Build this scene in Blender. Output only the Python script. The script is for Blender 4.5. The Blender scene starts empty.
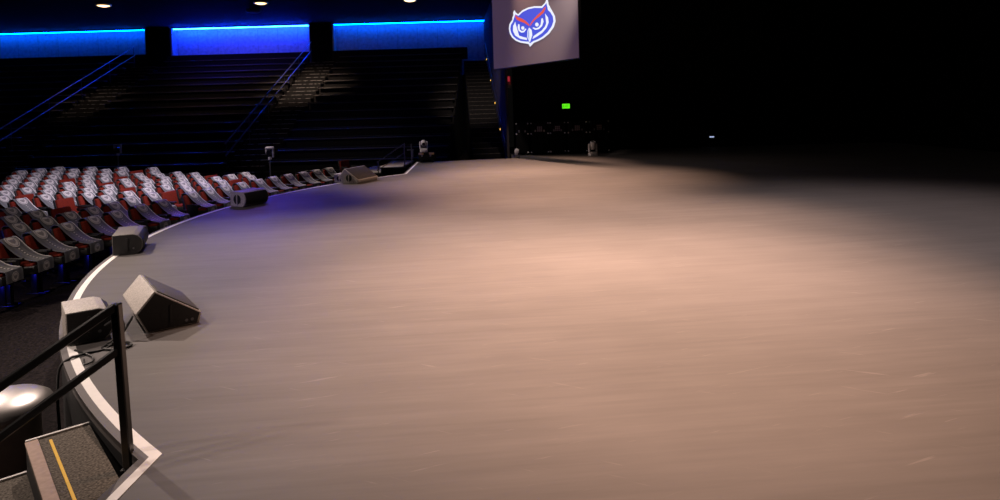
import bpy, bmesh, math, random
from mathutils import Vector, Matrix
random.seed(7)
SC = bpy.context.scene
COL = SC.collection
PI = math.pi

# ------------------------------------------------------------------ materials
def new_mat(name):
    m = bpy.data.materials.new(name); m.use_nodes = True
    nt = m.node_tree
    return m, nt, nt.nodes['Principled BSDF']

def mat(name, col, rough=.5, metal=0., spec=.5, noise=0., scale=40., bump=0.):
    m, nt, b = new_mat(name)
    b.inputs['Base Color'].default_value = (*col, 1)
    b.inputs['Roughness'].default_value = rough
    b.inputs['Metallic'].default_value = metal
    b.inputs['Specular IOR Level'].default_value = spec
    if noise or bump:
        tc = nt.nodes.new('ShaderNodeTexCoord')
        n = nt.nodes.new('ShaderNodeTexNoise'); n.inputs['Scale'].default_value = scale; n.inputs['Detail'].default_value = 4
        nt.links.new(tc.outputs['Object'], n.inputs['Vector'])
        if noise:
            r = nt.nodes.new('ShaderNodeMapRange')
            r.inputs['From Min'].default_value = .3; r.inputs['From Max'].default_value = .7
            r.inputs['To Min'].default_value = 1 - noise; r.inputs['To Max'].default_value = 1 + noise
            nt.links.new(n.outputs['Fac'], r.inputs['Value'])
            mx = nt.nodes.new('ShaderNodeVectorMath'); mx.operation = 'SCALE'
            mx.inputs[0].default_value = col
            nt.links.new(r.outputs['Result'], mx.inputs['Scale'])
            nt.links.new(mx.outputs['Vector'], b.inputs['Base Color'])
        if bump:
            bp = nt.nodes.new('ShaderNodeBump'); bp.inputs['Strength'].default_value = bump; bp.inputs['Distance'].default_value = .01
            nt.links.new(n.outputs['Fac'], bp.inputs['Height']); nt.links.new(bp.outputs['Normal'], b.inputs['Normal'])
    return m

def emit(name, col, s, base=(0, 0, 0)):
    m, nt, b = new_mat(name)
    b.inputs['Base Color'].default_value = (*base, 1)
    b.inputs['Roughness'].default_value = .8
    b.inputs['Emission Color'].default_value = (*col, 1)
    b.inputs['Emission Strength'].default_value = s
    return m

def stage_mat():
    m, nt, b = new_mat('painted_stage_floor')
    N = nt.nodes.new; L = nt.links.new
    tc = N('ShaderNodeTexCoord')
    def noise(sc, scale, detail, rot=0.):
        mp = N('ShaderNodeMapping'); mp.vector_type = 'TEXTURE'
        mp.inputs['Scale'].default_value = [1 / q for q in sc]; mp.inputs['Rotation'].default_value = (0, 0, rot)
        L(tc.outputs['Object'], mp.inputs['Vector'])
        n = N('ShaderNodeTexNoise'); n.inputs['Scale'].default_value = scale; n.inputs['Detail'].default_value = detail
        n.inputs['Roughness'].default_value = .6
        L(mp.outputs['Vector'], n.inputs['Vector']); return n.outputs['Fac']
    def rng(v, a, b_, c, d):
        r = N('ShaderNodeMapRange'); L(v, r.inputs['Value'])
        for k, x in zip(('From Min', 'From Max', 'To Min', 'To Max'), (a, b_, c, d)): r.inputs[k].default_value = x
        return r.outputs['Result']
    def mul(a, c):
        k = N('ShaderNodeMath'); k.operation = 'MULTIPLY'; L(a, k.inputs[0]); L(c, k.inputs[1]); return k.outputs[0]
    def add(a, c):
        k = N('ShaderNodeMath'); k.operation = 'ADD'; L(a, k.inputs[0]); L(c, k.inputs[1]); return k.outputs[0]
    streak = rng(noise((.20, 2.6, 1), 1.6, 6, .12), .3, .7, .91, 1.09)      # brushed paint strokes running across the stage
    fine = rng(noise((.45, 6., 1), 3., 6, .08), .3, .7, .93, 1.07)
    blot = rng(noise((1, 1, 1), .35, 3), .3, .7, .88, 1.12)
    v = mul(mul(streak, fine), blot)
    sa = rng(noise((.9, 12., 1), 2.2, 3, .35), .665, .71, 0, .30)           # scuffs and scratches
    sb = rng(noise((.9, 13., 1), 1.9, 3, -.45), .68, .73, 0, .35)
    v = add(v, add(sa, sb))
    mx = N('ShaderNodeVectorMath'); mx.operation = 'SCALE'; mx.inputs[0].default_value = (.105, .098, .095)
    L(v, mx.inputs['Scale']); L(mx.outputs['Vector'], b.inputs['Base Color'])
    L(rng(v, .7, 1.3, .62, .5), b.inputs['Roughness'])
    b.inputs['Specular IOR Level'].default_value = .25
    return m

def concrete_mat():
    m, nt, b = new_mat('grey_alcove_panel')
    N = nt.nodes.new; L = nt.links.new
    tc = N('ShaderNodeTexCoord')
    n = N('ShaderNodeTexNoise'); n.inputs['Scale'].default_value = 5; n.inputs['Detail'].default_value = 6
    L(tc.outputs['Object'], n.inputs['Vector'])
    sep = N('ShaderNodeSeparateXYZ'); L(tc.outputs['Object'], sep.inputs['Vector'])
    # vertical panel joints every 1.2 m
    md = N('ShaderNodeMath'); md.operation = 'PINGPONG'; md.inputs[1].default_value = .65; L(sep.outputs['X'], md.inputs[0])
    jt = N('ShaderNodeMapRange'); L(md.outputs[0], jt.inputs['Value'])
    for k, x in zip(('From Min', 'From Max', 'To Min', 'To Max'), (0, .04, .75, 1)): jt.inputs[k].default_value = x
    r = N('ShaderNodeMapRange'); L(n.outputs['Fac'], r.inputs['Value'])
    for k, x in zip(('From Min', 'From Max', 'To Min', 'To Max'), (.3, .7, .75, 1.15)): r.inputs[k].default_value = x
    k = N('ShaderNodeMath'); k.operation = 'MULTIPLY'; L(jt.outputs['Result'], k.inputs[0]); L(r.outputs['Result'], k.inputs[1])
    mx = N('ShaderNodeVectorMath'); mx.operation = 'SCALE'; mx.inputs[0].default_value = (.45, .45, .45)
    L(k.outputs[0], mx.inputs['Scale']); L(mx.outputs['Vector'], b.inputs['Base Color'])
    b.inputs['Roughness'].default_value = .8
    return m

def sash_mat():
    # satin cloth with lengthwise pale stripes
    m, nt, b = new_mat('grey_striped_satin')
    N = nt.nodes.new; L = nt.links.new
    tc = N('ShaderNodeTexCoord'); sep = N('ShaderNodeSeparateXYZ'); L(tc.outputs['Object'], sep.inputs['Vector'])
    pp = N('ShaderNodeMath'); pp.operation = 'PINGPONG'; pp.inputs[1].default_value = .055; L(sep.outputs['Y'], pp.inputs[0])
    r = N('ShaderNodeMapRange'); L(pp.outputs[0], r.inputs['Value'])
    for k, x in zip(('From Min', 'From Max', 'To Min', 'To Max'), (.02, .032, .115, .16)): r.inputs[k].default_value = x
    cc = N('ShaderNodeCombineColor')
    for k in ('Red', 'Green', 'Blue'): L(r.outputs['Result'], cc.inputs[k])
    L(cc.outputs['Color'], b.inputs['Base Color'])
    b.inputs['Roughness'].default_value = .5
    b.inputs['Specular IOR Level'].default_value = .5
    return m

def worn_mat():
    # stair edge with patches of pale wear
    m, nt, b = new_mat('worn_stair_edge')
    N = nt.nodes.new; L = nt.links.new
    tc = N('ShaderNodeTexCoord'); mp = N('ShaderNodeMapping'); mp.inputs['Scale'].default_value = (3.2, .9, .9)
    L(tc.outputs['Object'], mp.inputs['Vector'])
    n = N('ShaderNodeTexNoise'); n.inputs['Scale'].default_value = 1.3; n.inputs['Detail'].default_value = 2
    L(mp.outputs['Vector'], n.inputs['Vector'])
    r = N('ShaderNodeMapRange'); L(n.outputs['Fac'], r.inputs['Value'])
    for k, x in zip(('From Min', 'From Max', 'To Min', 'To Max'), (.42, .5, .03, .42)): r.inputs[k].default_value = x
    cc = N('ShaderNodeCombineColor')
    for k in ('Red', 'Green', 'Blue'): L(r.outputs['Result'], cc.inputs[k])
    L(cc.outputs['Color'], b.inputs['Base Color']); b.inputs['Roughness'].default_value = .7
    return m

M = dict(
    stage=stage_mat(), alcove=concrete_mat(), sash=sash_mat(),
    tape=mat('white_edge_tape', (.85, .83, .8), .5, noise=.05, scale=12),
    lip=mat('grey_stage_lip', (.09, .08, .078), .6, noise=.1),
    fascia=mat('black_stage_fascia', (.008, .008, .008), .7, noise=.2),
    carpet=mat('dark_speckled_carpet', (.012, .009, .009), .95, spec=.1, noise=.95, scale=38, bump=.6),
    black=mat('matt_black_wall', (.004, .004, .0045), .95, spec=.05, noise=.2, scale=6),
    soffit=mat('dark_ceiling_board', (.007, .007, .007), .9, spec=.1, noise=.3, scale=3),
    drape=mat('black_drape', (.003, .003, .003), .95, spec=.05, noise=.3),
    partition=mat('grey_plaster', (.035, .027, .027), .9, noise=.15, scale=4),
    tier=mat('charcoal_tier', (.010, .009, .010), .8, spec=.2, noise=.3, scale=8),
    bench=mat('dark_bench_plank', (.055, .048, .048), .5, noise=.2, scale=8),
    worn=worn_mat(),
    tread=mat('grey_stair_tread', (.13, .115, .10), .7, noise=.5, scale=6),
    steel=mat('grey_rail_steel', (.16, .16, .17), .35, .8),
    blackmetal=mat('black_powder_coated_steel', (.004, .0036, .0036), .3, 0, .75, noise=.2),
    red=mat('red_upholstery', (.15, .014, .006), .8, spec=.2, noise=.25, scale=60, bump=.15),
    shell=mat('black_plastic', (.010, .010, .010), .5, noise=.2),
    emblem=mat('pale_print', (.62, .58, .54), .6, noise=.08),
    print=mat('dark_print', (.24, .22, .22), .6, noise=.1),
    hem_glint=mat('white_hem_glint', (.75, .72, .68), .5, noise=.08),  # white sash edge with its glint put into the colour
    cab=mat('textured_cabinet_paint', (.42, .385, .35), .55, noise=.35, scale=70, bump=.2),
    cabshade=mat('shaded_cabinet_paint', (.12, .11, .10), .55, noise=.35, scale=70, bump=.2),  # same cabinet paint darkened for the speaker that stands in less light
    cabblack=mat('black_grille_and_shaded_end', (.012, .011, .011), .6, noise=.3, scale=60),  # black of the fill grilles, also shade painted onto unlit cabinet ends
    grille=mat('perforated_grille', (.095, .085, .072), .6, .3, noise=.6, scale=220),
    rubber=mat('black_rubber', (.010, .010, .010), .6, noise=.2),
    brushed=mat('brushed_steel_brown_reflection', (.50, .40, .33), .42, .6, noise=.2, scale=4),  # steel body with brown reflections mixed into the base colour
    chrome=mat('polished_steel', (.72, .68, .65), .36, 1., noise=.08, scale=5),
    whiteplastic=mat('pale_plastic', (.6, .58, .58), .45, noise=.06),
    glass=mat('dark_lens', (.02, .02, .03), .08, 0, .8, noise=.1),
    brass=mat('brass_latch', (.55, .38, .18), .35, 1., noise=.1),
    steptread=mat('grey_step_carpet', (.12, .105, .088), .95, spec=.1, noise=.7, scale=70, bump=.5),
    littread=mat('step_carpet_lit_tone', (.34, .29, .26), .8, noise=.15, scale=12),  # step carpet with the light falling on the far tread put into its colour
    nosing=mat('tan_nosing_strip', (.42, .30, .24), .75, noise=.12, scale=30),
    yellow=mat('yellow_tape', (.85, .50, .01), .6, noise=.06),
    casepaint=mat('black_case_laminate', (.002, .002, .002), .8, spec=.1, noise=.3),
    caselabel=mat('pale_stencil', (.20, .17, .17), .8, noise=.3),
    whitetrim=mat('white_step_trim', (.75, .73, .7), .5, noise=.06),
)
E_LED = emit('blue_led', (.0, .085, 1.), 48)
E_LEDV = emit('violet_blue_led', (.0025, .035, 1.), 220)
E_DL = emit('warm_lamp', (1., .62, .30), 4)
E_EXIT = emit('green_exit_face', (.10, .75, .01), 1.3)
E_EXITD = emit('dark_exit_letter', (.01, .10, .0), .6)
E_SCREEN = emit('projected_mauve', (.050, .030, .056), 1., (.14, .125, .125))
E_BLUE = emit('projected_blue', (.055, .085, .70), 1.)
E_WHITE = emit('projected_white', (.85, .88, 1.), 1.)
E_PALE = emit('projected_pale_blue', (.35, .45, .85), 1.)
E_RED = emit('projected_red', (.75, .085, .06), 1.)
E_STEP = emit('amber_step_lamp', (1., .5, .08), 2.2)
E_IND = emit('cool_indicator', (.55, .65, 1.), 1.)
E_STROBE = emit('red_strobe_lens', (.8, .05, .08), .35, (.4, .02, .03))
E_BLUEDOT = emit('blue_led_dot', (.02, .04, 1.), 3)

# ------------------------------------------------------------------ mesh helpers
def box(bm, c, s, bev=0., rot=None, seg=2):
    r = bmesh.ops.create_cube(bm, size=1)
    vs = r['verts']
    mtx = Matrix.Translation(c) @ (rot.to_4x4() if rot else Matrix.Identity(4)) @ Matrix.Diagonal((*s, 1))
    bmesh.ops.transform(bm, matrix=mtx, verts=vs)
    if bev:
        es = list({e for v in vs for e in v.link_edges})
        bmesh.ops.bevel(bm, geom=es, offset=bev, segments=seg, affect='EDGES', profile=.5)

def frame_from(d):
    d = d.normalized()
    a = Vector((0, 0, 1)) if abs(d.z) < .95 else Vector((1, 0, 0))
    x = d.cross(a).normalized(); y = x.cross(d).normalized()
    return x, y

def tube(bm, pts, r, n=10, cap=True, radii=None):
    pts = [Vector(p) for p in pts]; rings = []
    for i, p in enumerate(pts):
        d = (pts[min(i + 1, len(pts) - 1)] - pts[max(i - 1, 0)])
        x, y = frame_from(d)
        rr = radii[i] if radii else r
        rings.append([bm.verts.new(p + (x * math.cos(2 * PI * k / n) + y * math.sin(2 * PI * k / n)) * rr) for k in range(n)])
    for a, b in zip(rings, rings[1:]):
        for k in range(n): bm.faces.new((a[k], a[(k + 1) % n], b[(k + 1) % n], b[k]))
    if cap:
        bm.faces.new(rings[0][::-1]); bm.faces.new(rings[-1])

def bar(bm, a, b, w, h=None):
    """square tube between two points"""
    a, b = Vector(a), Vector(b); h = h or w
    d = b - a; x, y = frame_from(d); z = d.normalized()
    rot = Matrix((x, y, z)).transposed()
    box(bm, (a + b) / 2, (w, h, d.length), min(w, h) * .12, rot, 1)

def lathe(bm, prof, n=32, c=(0, 0, 0)):
    c = Vector(c); rings = []
    for r, z in prof:
        if r < 1e-5: rings.append([bm.verts.new(c + Vector((0, 0, z)))])
        else: rings.append([bm.verts.new(c + Vector((r * math.cos(2 * PI * k / n), r * math.sin(2 * PI * k / n), z))) for k in range(n)])
    for a, b in zip(rings, rings[1:]):
        for k in range(n):
            q = [a[k % len(a)], a[(k + 1) % len(a)], b[(k + 1) % len(b)], b[k % len(b)]]
            u = []
            for v in q:
                if v not in u: u.append(v)
            if len(u) > 2: bm.faces.new(u)
    if len(rings[0]) > 1: bm.faces.new(rings[0][::-1])
    if len(rings[-1]) > 1: bm.faces.new(rings[-1])

def prism(bm, prof, y0, y1, bev=0.):
    """profile in x,z extruded along y"""
    A = [bm.verts.new((x, y0, z)) for x, z in prof]; B = [bm.verts.new((x, y1, z)) for x, z in prof]
    n = len(prof)
    fs = [bm.faces.new(A), bm.faces.new(B[::-1])]
    for i in range(n): fs.append(bm.faces.new((A[i], B[i], B[(i + 1) % n], A[(i + 1) % n])))
    if bev:
        es = list({e for f in fs for e in f.edges})
        bmesh.ops.bevel(bm, geom=es, offset=bev, segments=2, affect='EDGES', profile=.5)

def poly_slab(bm, pts, z0, z1):
    A = [bm.verts.new((x, y, z0)) for x, y in pts]; B = [bm.verts.new((x, y, z1)) for x, y in pts]
    n = len(pts)
    bm.faces.new(A[::-1]); bm.faces.new(B)
    for i in range(n): bm.faces.new((A[i], A[(i + 1) % n], B[(i + 1) % n], B[i]))

def disc(bm, c, nrm, r, t=.004, n=24, r0=0.):
    c = Vector(c); nrm = Vector(nrm).normalized(); x, y = frame_from(nrm)
    ring = lambda rr, o: [bm.verts.new(c + nrm * o + (x * math.cos(2 * PI * k / n) + y * math.sin(2 * PI * k / n)) * rr) for k in range(n)]
    if r0:
        a, b, a2, b2 = ring(r, t), ring(r0, t), ring(r, 0), ring(r0, 0)
        for k in range(n):
            j = (k + 1) % n
            bm.faces.new((a[k], a[j], b[j], b[k])); bm.faces.new((a2[k], a[k], a[j], a2[j]) if False else (a2[j], a[j], a[k], a2[k]))
            bm.faces.new((b2[k], b[k], b[j], b2[j])); bm.faces.new((b2[k], b2[j], a2[j], a2[k]))
    else:
        a, a2 = ring(r, t), ring(r, 0)
        bm.faces.new(a); bm.faces.new(a2[::-1])
        for k in range(n): bm.faces.new((a2[k], a2[(k + 1) % n], a[(k + 1) % n], a[k]))

def obj(name, build, m, parent=None, smooth=True, loc=None):
    bm = bmesh.new(); build(bm)
    bmesh.ops.recalc_face_normals(bm, faces=bm.faces)
    me = bpy.data.meshes.new(name); bm.to_mesh(me); bm.free()
    me.materials.append(m)
    if smooth:
        me.shade_smooth()
        try: me.set_sharp_from_angle(angle=math.radians(35))
        except Exception: pass
    o = bpy.data.objects.new(name, me); COL.objects.link(o)
    if loc: o.location = loc
    if parent: o.parent = parent
    return o

def thing(name, label, cat, loc=(0, 0, 0), rz=0., group=None):
    o = bpy.data.objects.new(name, None); COL.objects.link(o); o.empty_display_size = .1
    o.location = loc; o.rotation_euler = (0, 0, rz)
    o['label'] = label; o['category'] = cat
    if group: o['group'] = group
    return o

def tag(o, label, cat, group=None, kind=None):
    o['label'] = label; o['category'] = cat
    if group: o['group'] = group
    if kind: o['kind'] = kind
    return o

def struct(name, build, m, smooth=False, loc=None, rz=0.):
    o = obj(name, build, m, None, smooth, loc); o['kind'] = 'structure'; o.rotation_euler = (0, 0, rz); return o

def dup(root, loc, rz, label, group=None):
    r = root.copy(); COL.objects.link(r); r.location = loc; r.rotation_euler = (0, 0, rz)
    r['label'] = label
    if group: r['group'] = group
    for ch in list(root.children):
        c = ch.copy(); COL.objects.link(c); c.parent = r
        for g in list(ch.children):
            d = g.copy(); COL.objects.link(d); d.parent = c
    return r

# ------------------------------------------------------------------ camera
f, pitch, roll, hor, CH = 640., math.radians(1.5), math.radians(1.61), 107.5, 2.0
ppy = hor + f * math.tan(pitch)
fw = Vector((0, math.cos(pitch), -math.sin(pitch))); up0 = Vector((0, math.sin(pitch), math.cos(pitch))); rt0 = Vector((1, 0, 0))
up = up0 * math.cos(roll) + rt0 * math.sin(roll); rt = rt0 * math.cos(roll) - up0 * math.sin(roll)
cd = bpy.data.cameras.new('camera'); cam = bpy.data.objects.new('camera', cd); COL.objects.link(cam)
cam.matrix_world = Matrix.Translation((0, 0, CH)) @ Matrix((rt, up, -fw)).transposed().to_4x4()
cd.sensor_fit = 'HORIZONTAL'; cd.sensor_width = 36; cd.lens = 36 * f / 1000
cd.shift_y = -(250 - ppy) / 1000; cd.clip_end = 200
SC.camera = cam

# ------------------------------------------------------------------ stage
CX, CY, R = 5.208, 12.316, 11.30
def arc(r, a0, a1, n):
    return [(CX - r * math.cos(a0 + (a1 - a0) * i / n), CY + r * math.sin(a0 + (a1 - a0) * i / n)) for i in range(n + 1)]
aN = math.atan2(3.71 - CY, CX + 2.12)          # near notch corner
aF = math.atan2(20.11 - CY, CX + 3.03)         # far notch corner
def ring(dr, w):
    """edge line moved outwards by dr, mitred at both notches"""
    r = R + dr; xn = -2.12 - w; xf = -3.03 - w
    a0 = -math.acos((CX - xn) / r); a1 = math.acos((CX - xf) / r)
    return [(xn, -2.5)] + arc(r, a0, a1, 96) + [(-3.21 - w, 24.45 + w), (.42, 24.9 + w), (.42, 28.1)]
edge, inner, outer = ring(0, 0), ring(-.065, -.06), ring(.05, .05)
def b_stage(bm): poly_slab(bm, [(17., -2.5)] + outer + [(17., 28.1)], -.06, 0.)
struct('floor_stage', b_stage, M['stage'])
def strip(bm, A, B, z0, z1):
    a1 = [bm.verts.new((x, y, z1)) for x, y in A]; b1 = [bm.verts.new((x, y, z1)) for x, y in B]
    a0 = [bm.verts.new((x, y, z0)) for x, y in A]; b0 = [bm.verts.new((x, y, z0)) for x, y in B]
    for i in range(len(A) - 1):
        bm.faces.new((a1[i], a1[i + 1], b1[i + 1], b1[i])); bm.faces.new((a0[i], a1[i], a1[i + 1], a0[i + 1])[::-1])
        bm.faces.new((b0[i], b1[i], b1[i + 1], b0[i + 1])); bm.faces.new((a0[i], a0[i + 1], b0[i + 1], b0[i]))
struct('trim_1', lambda bm: strip(bm, edge[:-2], inner[:-2], -.004, .004), M['tape'])
struct('trim_2', lambda bm: strip(bm, outer, edge, -.03, .003), M['lip'])
fo, fi = ring(.04, .04)[:-1], ring(-.1, -.1)[:-1]
struct('trim_3', lambda bm: strip(bm, fo, fi, -.81, -.03), M['fascia'])

# audience floor, with low risers under the back rows
def b_floor(bm): box(bm, (-12, 14, -.81), (46, 60, .12))
struct('floor', b_floor, M['carpet'])
SX, SY = 17.53, 10.36
RISE = {7: -.73, 8: -.685, 9: -.64, 10: -.595, 11: -.545}
RAD = {1: 25.38, 2: 26.38, 3: 27.3, 4: 28.2, 5: 29.1, 6: 30.03, 7: 30.96, 8: 31.88, 9: 32.78, 10: 33.68, 11: 34.58}
def sarc(r, a0, a1, n): return [(SX - r * math.cos(a0 + (a1 - a0) * i / n), SY + r * math.sin(a0 + (a1 - a0) * i / n)) for i in range(n + 1)]
def b_riser(bm):
    for k in range(7, 12):
        strip(bm, sarc(RAD[k] - .45, .19, .43, 14), sarc(RAD[k] + .45 if k < 11 else RAD[k] + 1.2, .19, .43, 14), -.755, RISE[k])
struct('floor_riser', b_riser, M['carpet'])

# ------------------------------------------------------------------ theatre seats
def make_seat(label):
    t = thing('theater_seat', label, 'seat')
    lean = Matrix.Rotation(math.radians(-14), 3, 'Y')
    def back(bm):
        box(bm, (-.175, 0, .69), (.085, .48, .43), .03, lean, 3)
    obj('backrest', back, M['red'], t)
    obj('back_shell', lambda bm: box(bm, (-.215, 0, .67), (.06, .51, .46), .02, lean), M['shell'], t)
    def cush(bm):
        box(bm, (.085, 0, .55), (.42, .40, .06), .025, Matrix.Rotation(math.radians(-4), 3, 'Y'), 3)
    obj('seat_cushion', cush, M['red'], t)
    obj('seat_pan', lambda bm: box(bm, (.10, 0, .475), (.48, .46, .13), .03, Matrix.Rotation(math.radians(-4), 3, 'Y')), M['shell'], t)
    for s in (-1, 1):
        def arm(bm):
            box(bm, (.04, s * .262, .675), (.34, .05, .035), .012)
        obj('armrest', arm, M['shell'], t)
        def leg(bm):
            box(bm, (.02, s * .262, .50), (.26, .028, .34), .008)
            box(bm, (-.02, s * .262, .18), (.10, .035, .36), .008)
            box(bm, (0, s * .262, .012), (.32, .045, .024), .006)
        obj('leg', leg, M['blackmetal'], t)
    return t

def sash_curve():
    # over the top of the backrest, sagging to the cushion's front edge, then a short drop
    return [(-.335, .74), (-.333, .86), (-.318, .925), (-.272, .948), (-.205, .940), (-.150, .895), (-.095, .832), (-.035, .772), (.035, .715), (.115, .665), (.20, .632), (.28, .622), (.338, .612), (.352, .57), (.354, .44)]
SP = sash_curve()
def sash_at(u):
    """point and upward normal along the strip, u in 0..1 by arc length"""
    L = [0]
    for a, b in zip(SP, SP[1:]): L.append(L[-1] + math.hypot(b[0] - a[0], b[1] - a[1]))
    s = u * L[-1]
    for i in range(len(SP) - 1):
        if s <= L[i + 1] or i == len(SP) - 2:
            k = (s - L[i]) / (L[i + 1] - L[i]); a, b = SP[i], SP[i + 1]
            dx, dz = b[0] - a[0], b[1] - a[1]; l = math.hypot(dx, dz)
            return (a[0] + dx * k, a[1] + dz * k), (-dz / l, dx / l) if dx < 0 else (-dz / l, dx / l)
def cloth(bm, u0, u1, y0, y1, off, n=26, thick=.004):
    rows = []
    for i in range(n + 1):
        (x, z), (nx, nz) = sash_at(u0 + (u1 - u0) * i / n)
        rows.append([bm.verts.new((x + nx * o, y, z + nz * o)) for y, o in ((y0, off), (y1, off), (y1, off - thick), (y0, off - thick))])
    for a, b in zip(rows, rows[1:]):
        for k in range(4): bm.faces.new((a[k], a[(k + 1) % 4], b[(k + 1) % 4], b[k]))
    bm.faces.new(rows[0]); bm.faces.new(rows[-1][::-1])
def roundel(bm, uc, r, off, r0=0., n=20, thick=.003):
    """disc lying on the cloth"""
    tot = sum(math.hypot(b[0] - a[0], b[1] - a[1]) for a, b in zip(SP, SP[1:]))
    ring = []
    for k in range(n):
        a = 2 * PI * k / n
        (x, z), (nx, nz) = sash_at(min(1, uc + r * math.sin(a) / tot)); ring.append(bm.verts.new((x + nx * off, r * math.cos(a), z + nz * off)))
    if r0:
        inn = []
        for k in range(n):
            a = 2 * PI * k / n
            (x, z), (nx, nz) = sash_at(min(1, uc + r0 * math.sin(a) / tot)); inn.append(bm.verts.new((x + nx * off, r0 * math.cos(a), z + nz * off)))
        for k in range(n): bm.faces.new((ring[k], ring[(k + 1) % n], inn[(k + 1) % n], inn[k]))
    else:
        prev = ring
        for q in (.66, .33):
            cur = []
            for k in range(n):
                a = 2 * PI * k / n
                (x, z), (nx, nz) = sash_at(min(1, uc + q * r * math.sin(a) / tot)); cur.append(bm.verts.new((x + nx * off, q * r * math.cos(a), z + nz * off)))
            for k in range(n): bm.faces.new((prev[k], prev[(k + 1) % n], cur[(k + 1) % n], cur[k]))
            prev = cur
        bm.faces.new(prev)
W = .172
def make_sash(label):
    t = thing('printed_sash', label, 'sash')
    obj('cloth', lambda bm: cloth(bm, 0, 1, -W, W, .004), M['sash'], t)
    def hem_glint(bm):
        cloth(bm, .22, .83, W - .014, W + .001, .0065, thick=.009)  # bright line on one edge only, the hem with its glint painted in
    obj('hem_glint', hem_glint, M['hem_glint'], t)
    for uc, k in ((.335, 1.), (.935, .62)):
        e = obj('emblem', lambda bm: roundel(bm, uc, .115 * k, .010), M['emblem'], t)
        obj('emblem_ring', lambda bm: roundel(bm, uc, .10 * k, .0125, .088 * k), M['print'], e)
        def face(bm):
            tot = sum(math.hypot(b[0] - a[0], b[1] - a[1]) for a, b in zip(SP, SP[1:])); vs = []
            for py, pu in ((-.06, -.045), (-.03, -.03), (0, -.034), (.03, -.03), (.06, -.045), (.056, .005), (.03, .035), (0, .055), (-.03, .035), (-.056, .005)):
                (x, z), (nx, nz) = sash_at(min(1, uc + pu * k / tot)); vs.append(bm.verts.new((x + nx * .0135, py * k, z + nz * .0135)))
            bm.faces.new(vs)
        obj('emblem_face', face, M['print'], e)
    def letters(bm):
        for i in range(9):
            u = .46 + i * .045
            cloth(bm, u, u + .019, -.012, .012, .0075, 1)
    obj('lettering', letters, M['emblem'], t)
    return t

ROWS_A = {1: (25.18, [-0.0489, -0.0217, 0.0031, 0.0290, 0.0560, 0.0810, 0.1110, 0.1379]),
          2: (26.08, [0.0306, 0.0553, 0.0783, 0.1021, 0.1256]),
          3: (27.00, [0.0651, 0.0878, 0.1134]), 4: (27.96, [0.1041])}
ROWS_B = {1: [0.1894, 0.2139, 0.2379, 0.2646, 0.2926, 0.3182, 0.3447, 0.3722, 0.3964, 0.4217],
          2: [0.1590, 0.1856, 0.2089, 0.2316, 0.2571, 0.2821, 0.3044, 0.3274],
          3: [0.1706, 0.1969, 0.2200, 0.2436, 0.2665, 0.2911, 0.3134, 0.3359, 0.3585, .534],
          4: [0.1650, 0.1876, 0.2091, 0.2334, 0.2555, 0.2776, 0.2999, 0.3219, 0.3429],
          5: [0.1544, 0.1764, 0.1975, 0.2194, 0.2424, 0.2641, 0.2881, 0.3096, 0.3296, 0.3498],
          6: [0.1681, 0.1886, 0.2090, 0.2303, 0.2506, 0.2706, 0.2909, 0.3122, 0.3336, 0.3564],
          7: [0.1971, 0.2165, 0.2364, 0.2564, 0.2759, 0.2956, 0.3150, 0.3349, 0.3544],
          8: [0.2245, 0.2440, 0.2632, 0.2820, 0.3011, 0.3207, 0.3399, 0.3590, 0.3782],
          9: [0.2514, 0.2706, 0.2892, 0.3081, 0.3264, 0.3450, 0.3639],
          10: [0.2755, 0.2944, 0.3132, 0.3317, 0.3504], 11: [0.3001, 0.3182, 0.3364]}
EMPTY_A = {(3, 2)}
EMPTY_B = {(2, 2), (2, 6), (3, 9), (4, 0), (4, 3), (4, 8), (6, 1), (6, 5), (7, 6), (8, 3), (8, 7)}
ORD = ['zeroth', 'first', 'second', 'third', 'fourth', 'fifth', 'sixth', 'seventh', 'eighth', 'ninth', 'tenth', 'eleventh', 'twelfth', 'thirteenth']
rowname = {1: 'front row', **{k: ORD[k] + ' row' for k in range(2, 11)}, 11: 'rearmost row'}
seat0 = sash0 = None
def put(x, y, z, rz, slab, hlab, grp):
    global seat0, sash0
    if seat0 is None:
        seat0 = make_seat(slab); seat0.location = (x, y, z); seat0.rotation_euler = (0, 0, rz); seat0['group'] = grp
    else: dup(seat0, (x, y, z), rz, slab, grp)
    if hlab:
        if sash0 is None:
            sash0 = make_sash(hlab); sash0.location = (x, y, z); sash0.rotation_euler = (0, 0, rz); sash0['group'] = 'printed sashes on the theater seats'
        else: dup(sash0, (x, y, z), rz, hlab, 'printed sashes on the theater seats')
def fill(rows, empty, block, grp):
    for r, v in rows.items():
        rad, L = v if isinstance(v, tuple) else (RAD[r], v)
        zf = RISE.get(r, -.75) if block == 'far' else -.75
        for i, a in enumerate(L):
            jit = random.uniform(-.012, .012)
            rr = rad - .225        # seat origin sits in front of the sash top
            x, y = SX - rr * math.cos(a), SY + rr * math.sin(a)
            e = (r, i) in empty
            where = f'{rowname[r]} from stage, {ORD[i + 1]} from near end, {block} block'
            state = 'bare red theater seat' if e else 'sash-covered red seat'
            if block == 'far' and (r, i) == (3, 9):
                where = 'alone behind the large wedge monitor at far stage edge'
            put(x, y, zf, -a + jit, f'{state}, {where}', None if e else f'grey printed sash, {where}', grp)
fill(ROWS_A, EMPTY_A, 'near', 'theater seats in the near block')
fill(ROWS_B, EMPTY_B, 'far', 'theater seats in the far block')

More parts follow.
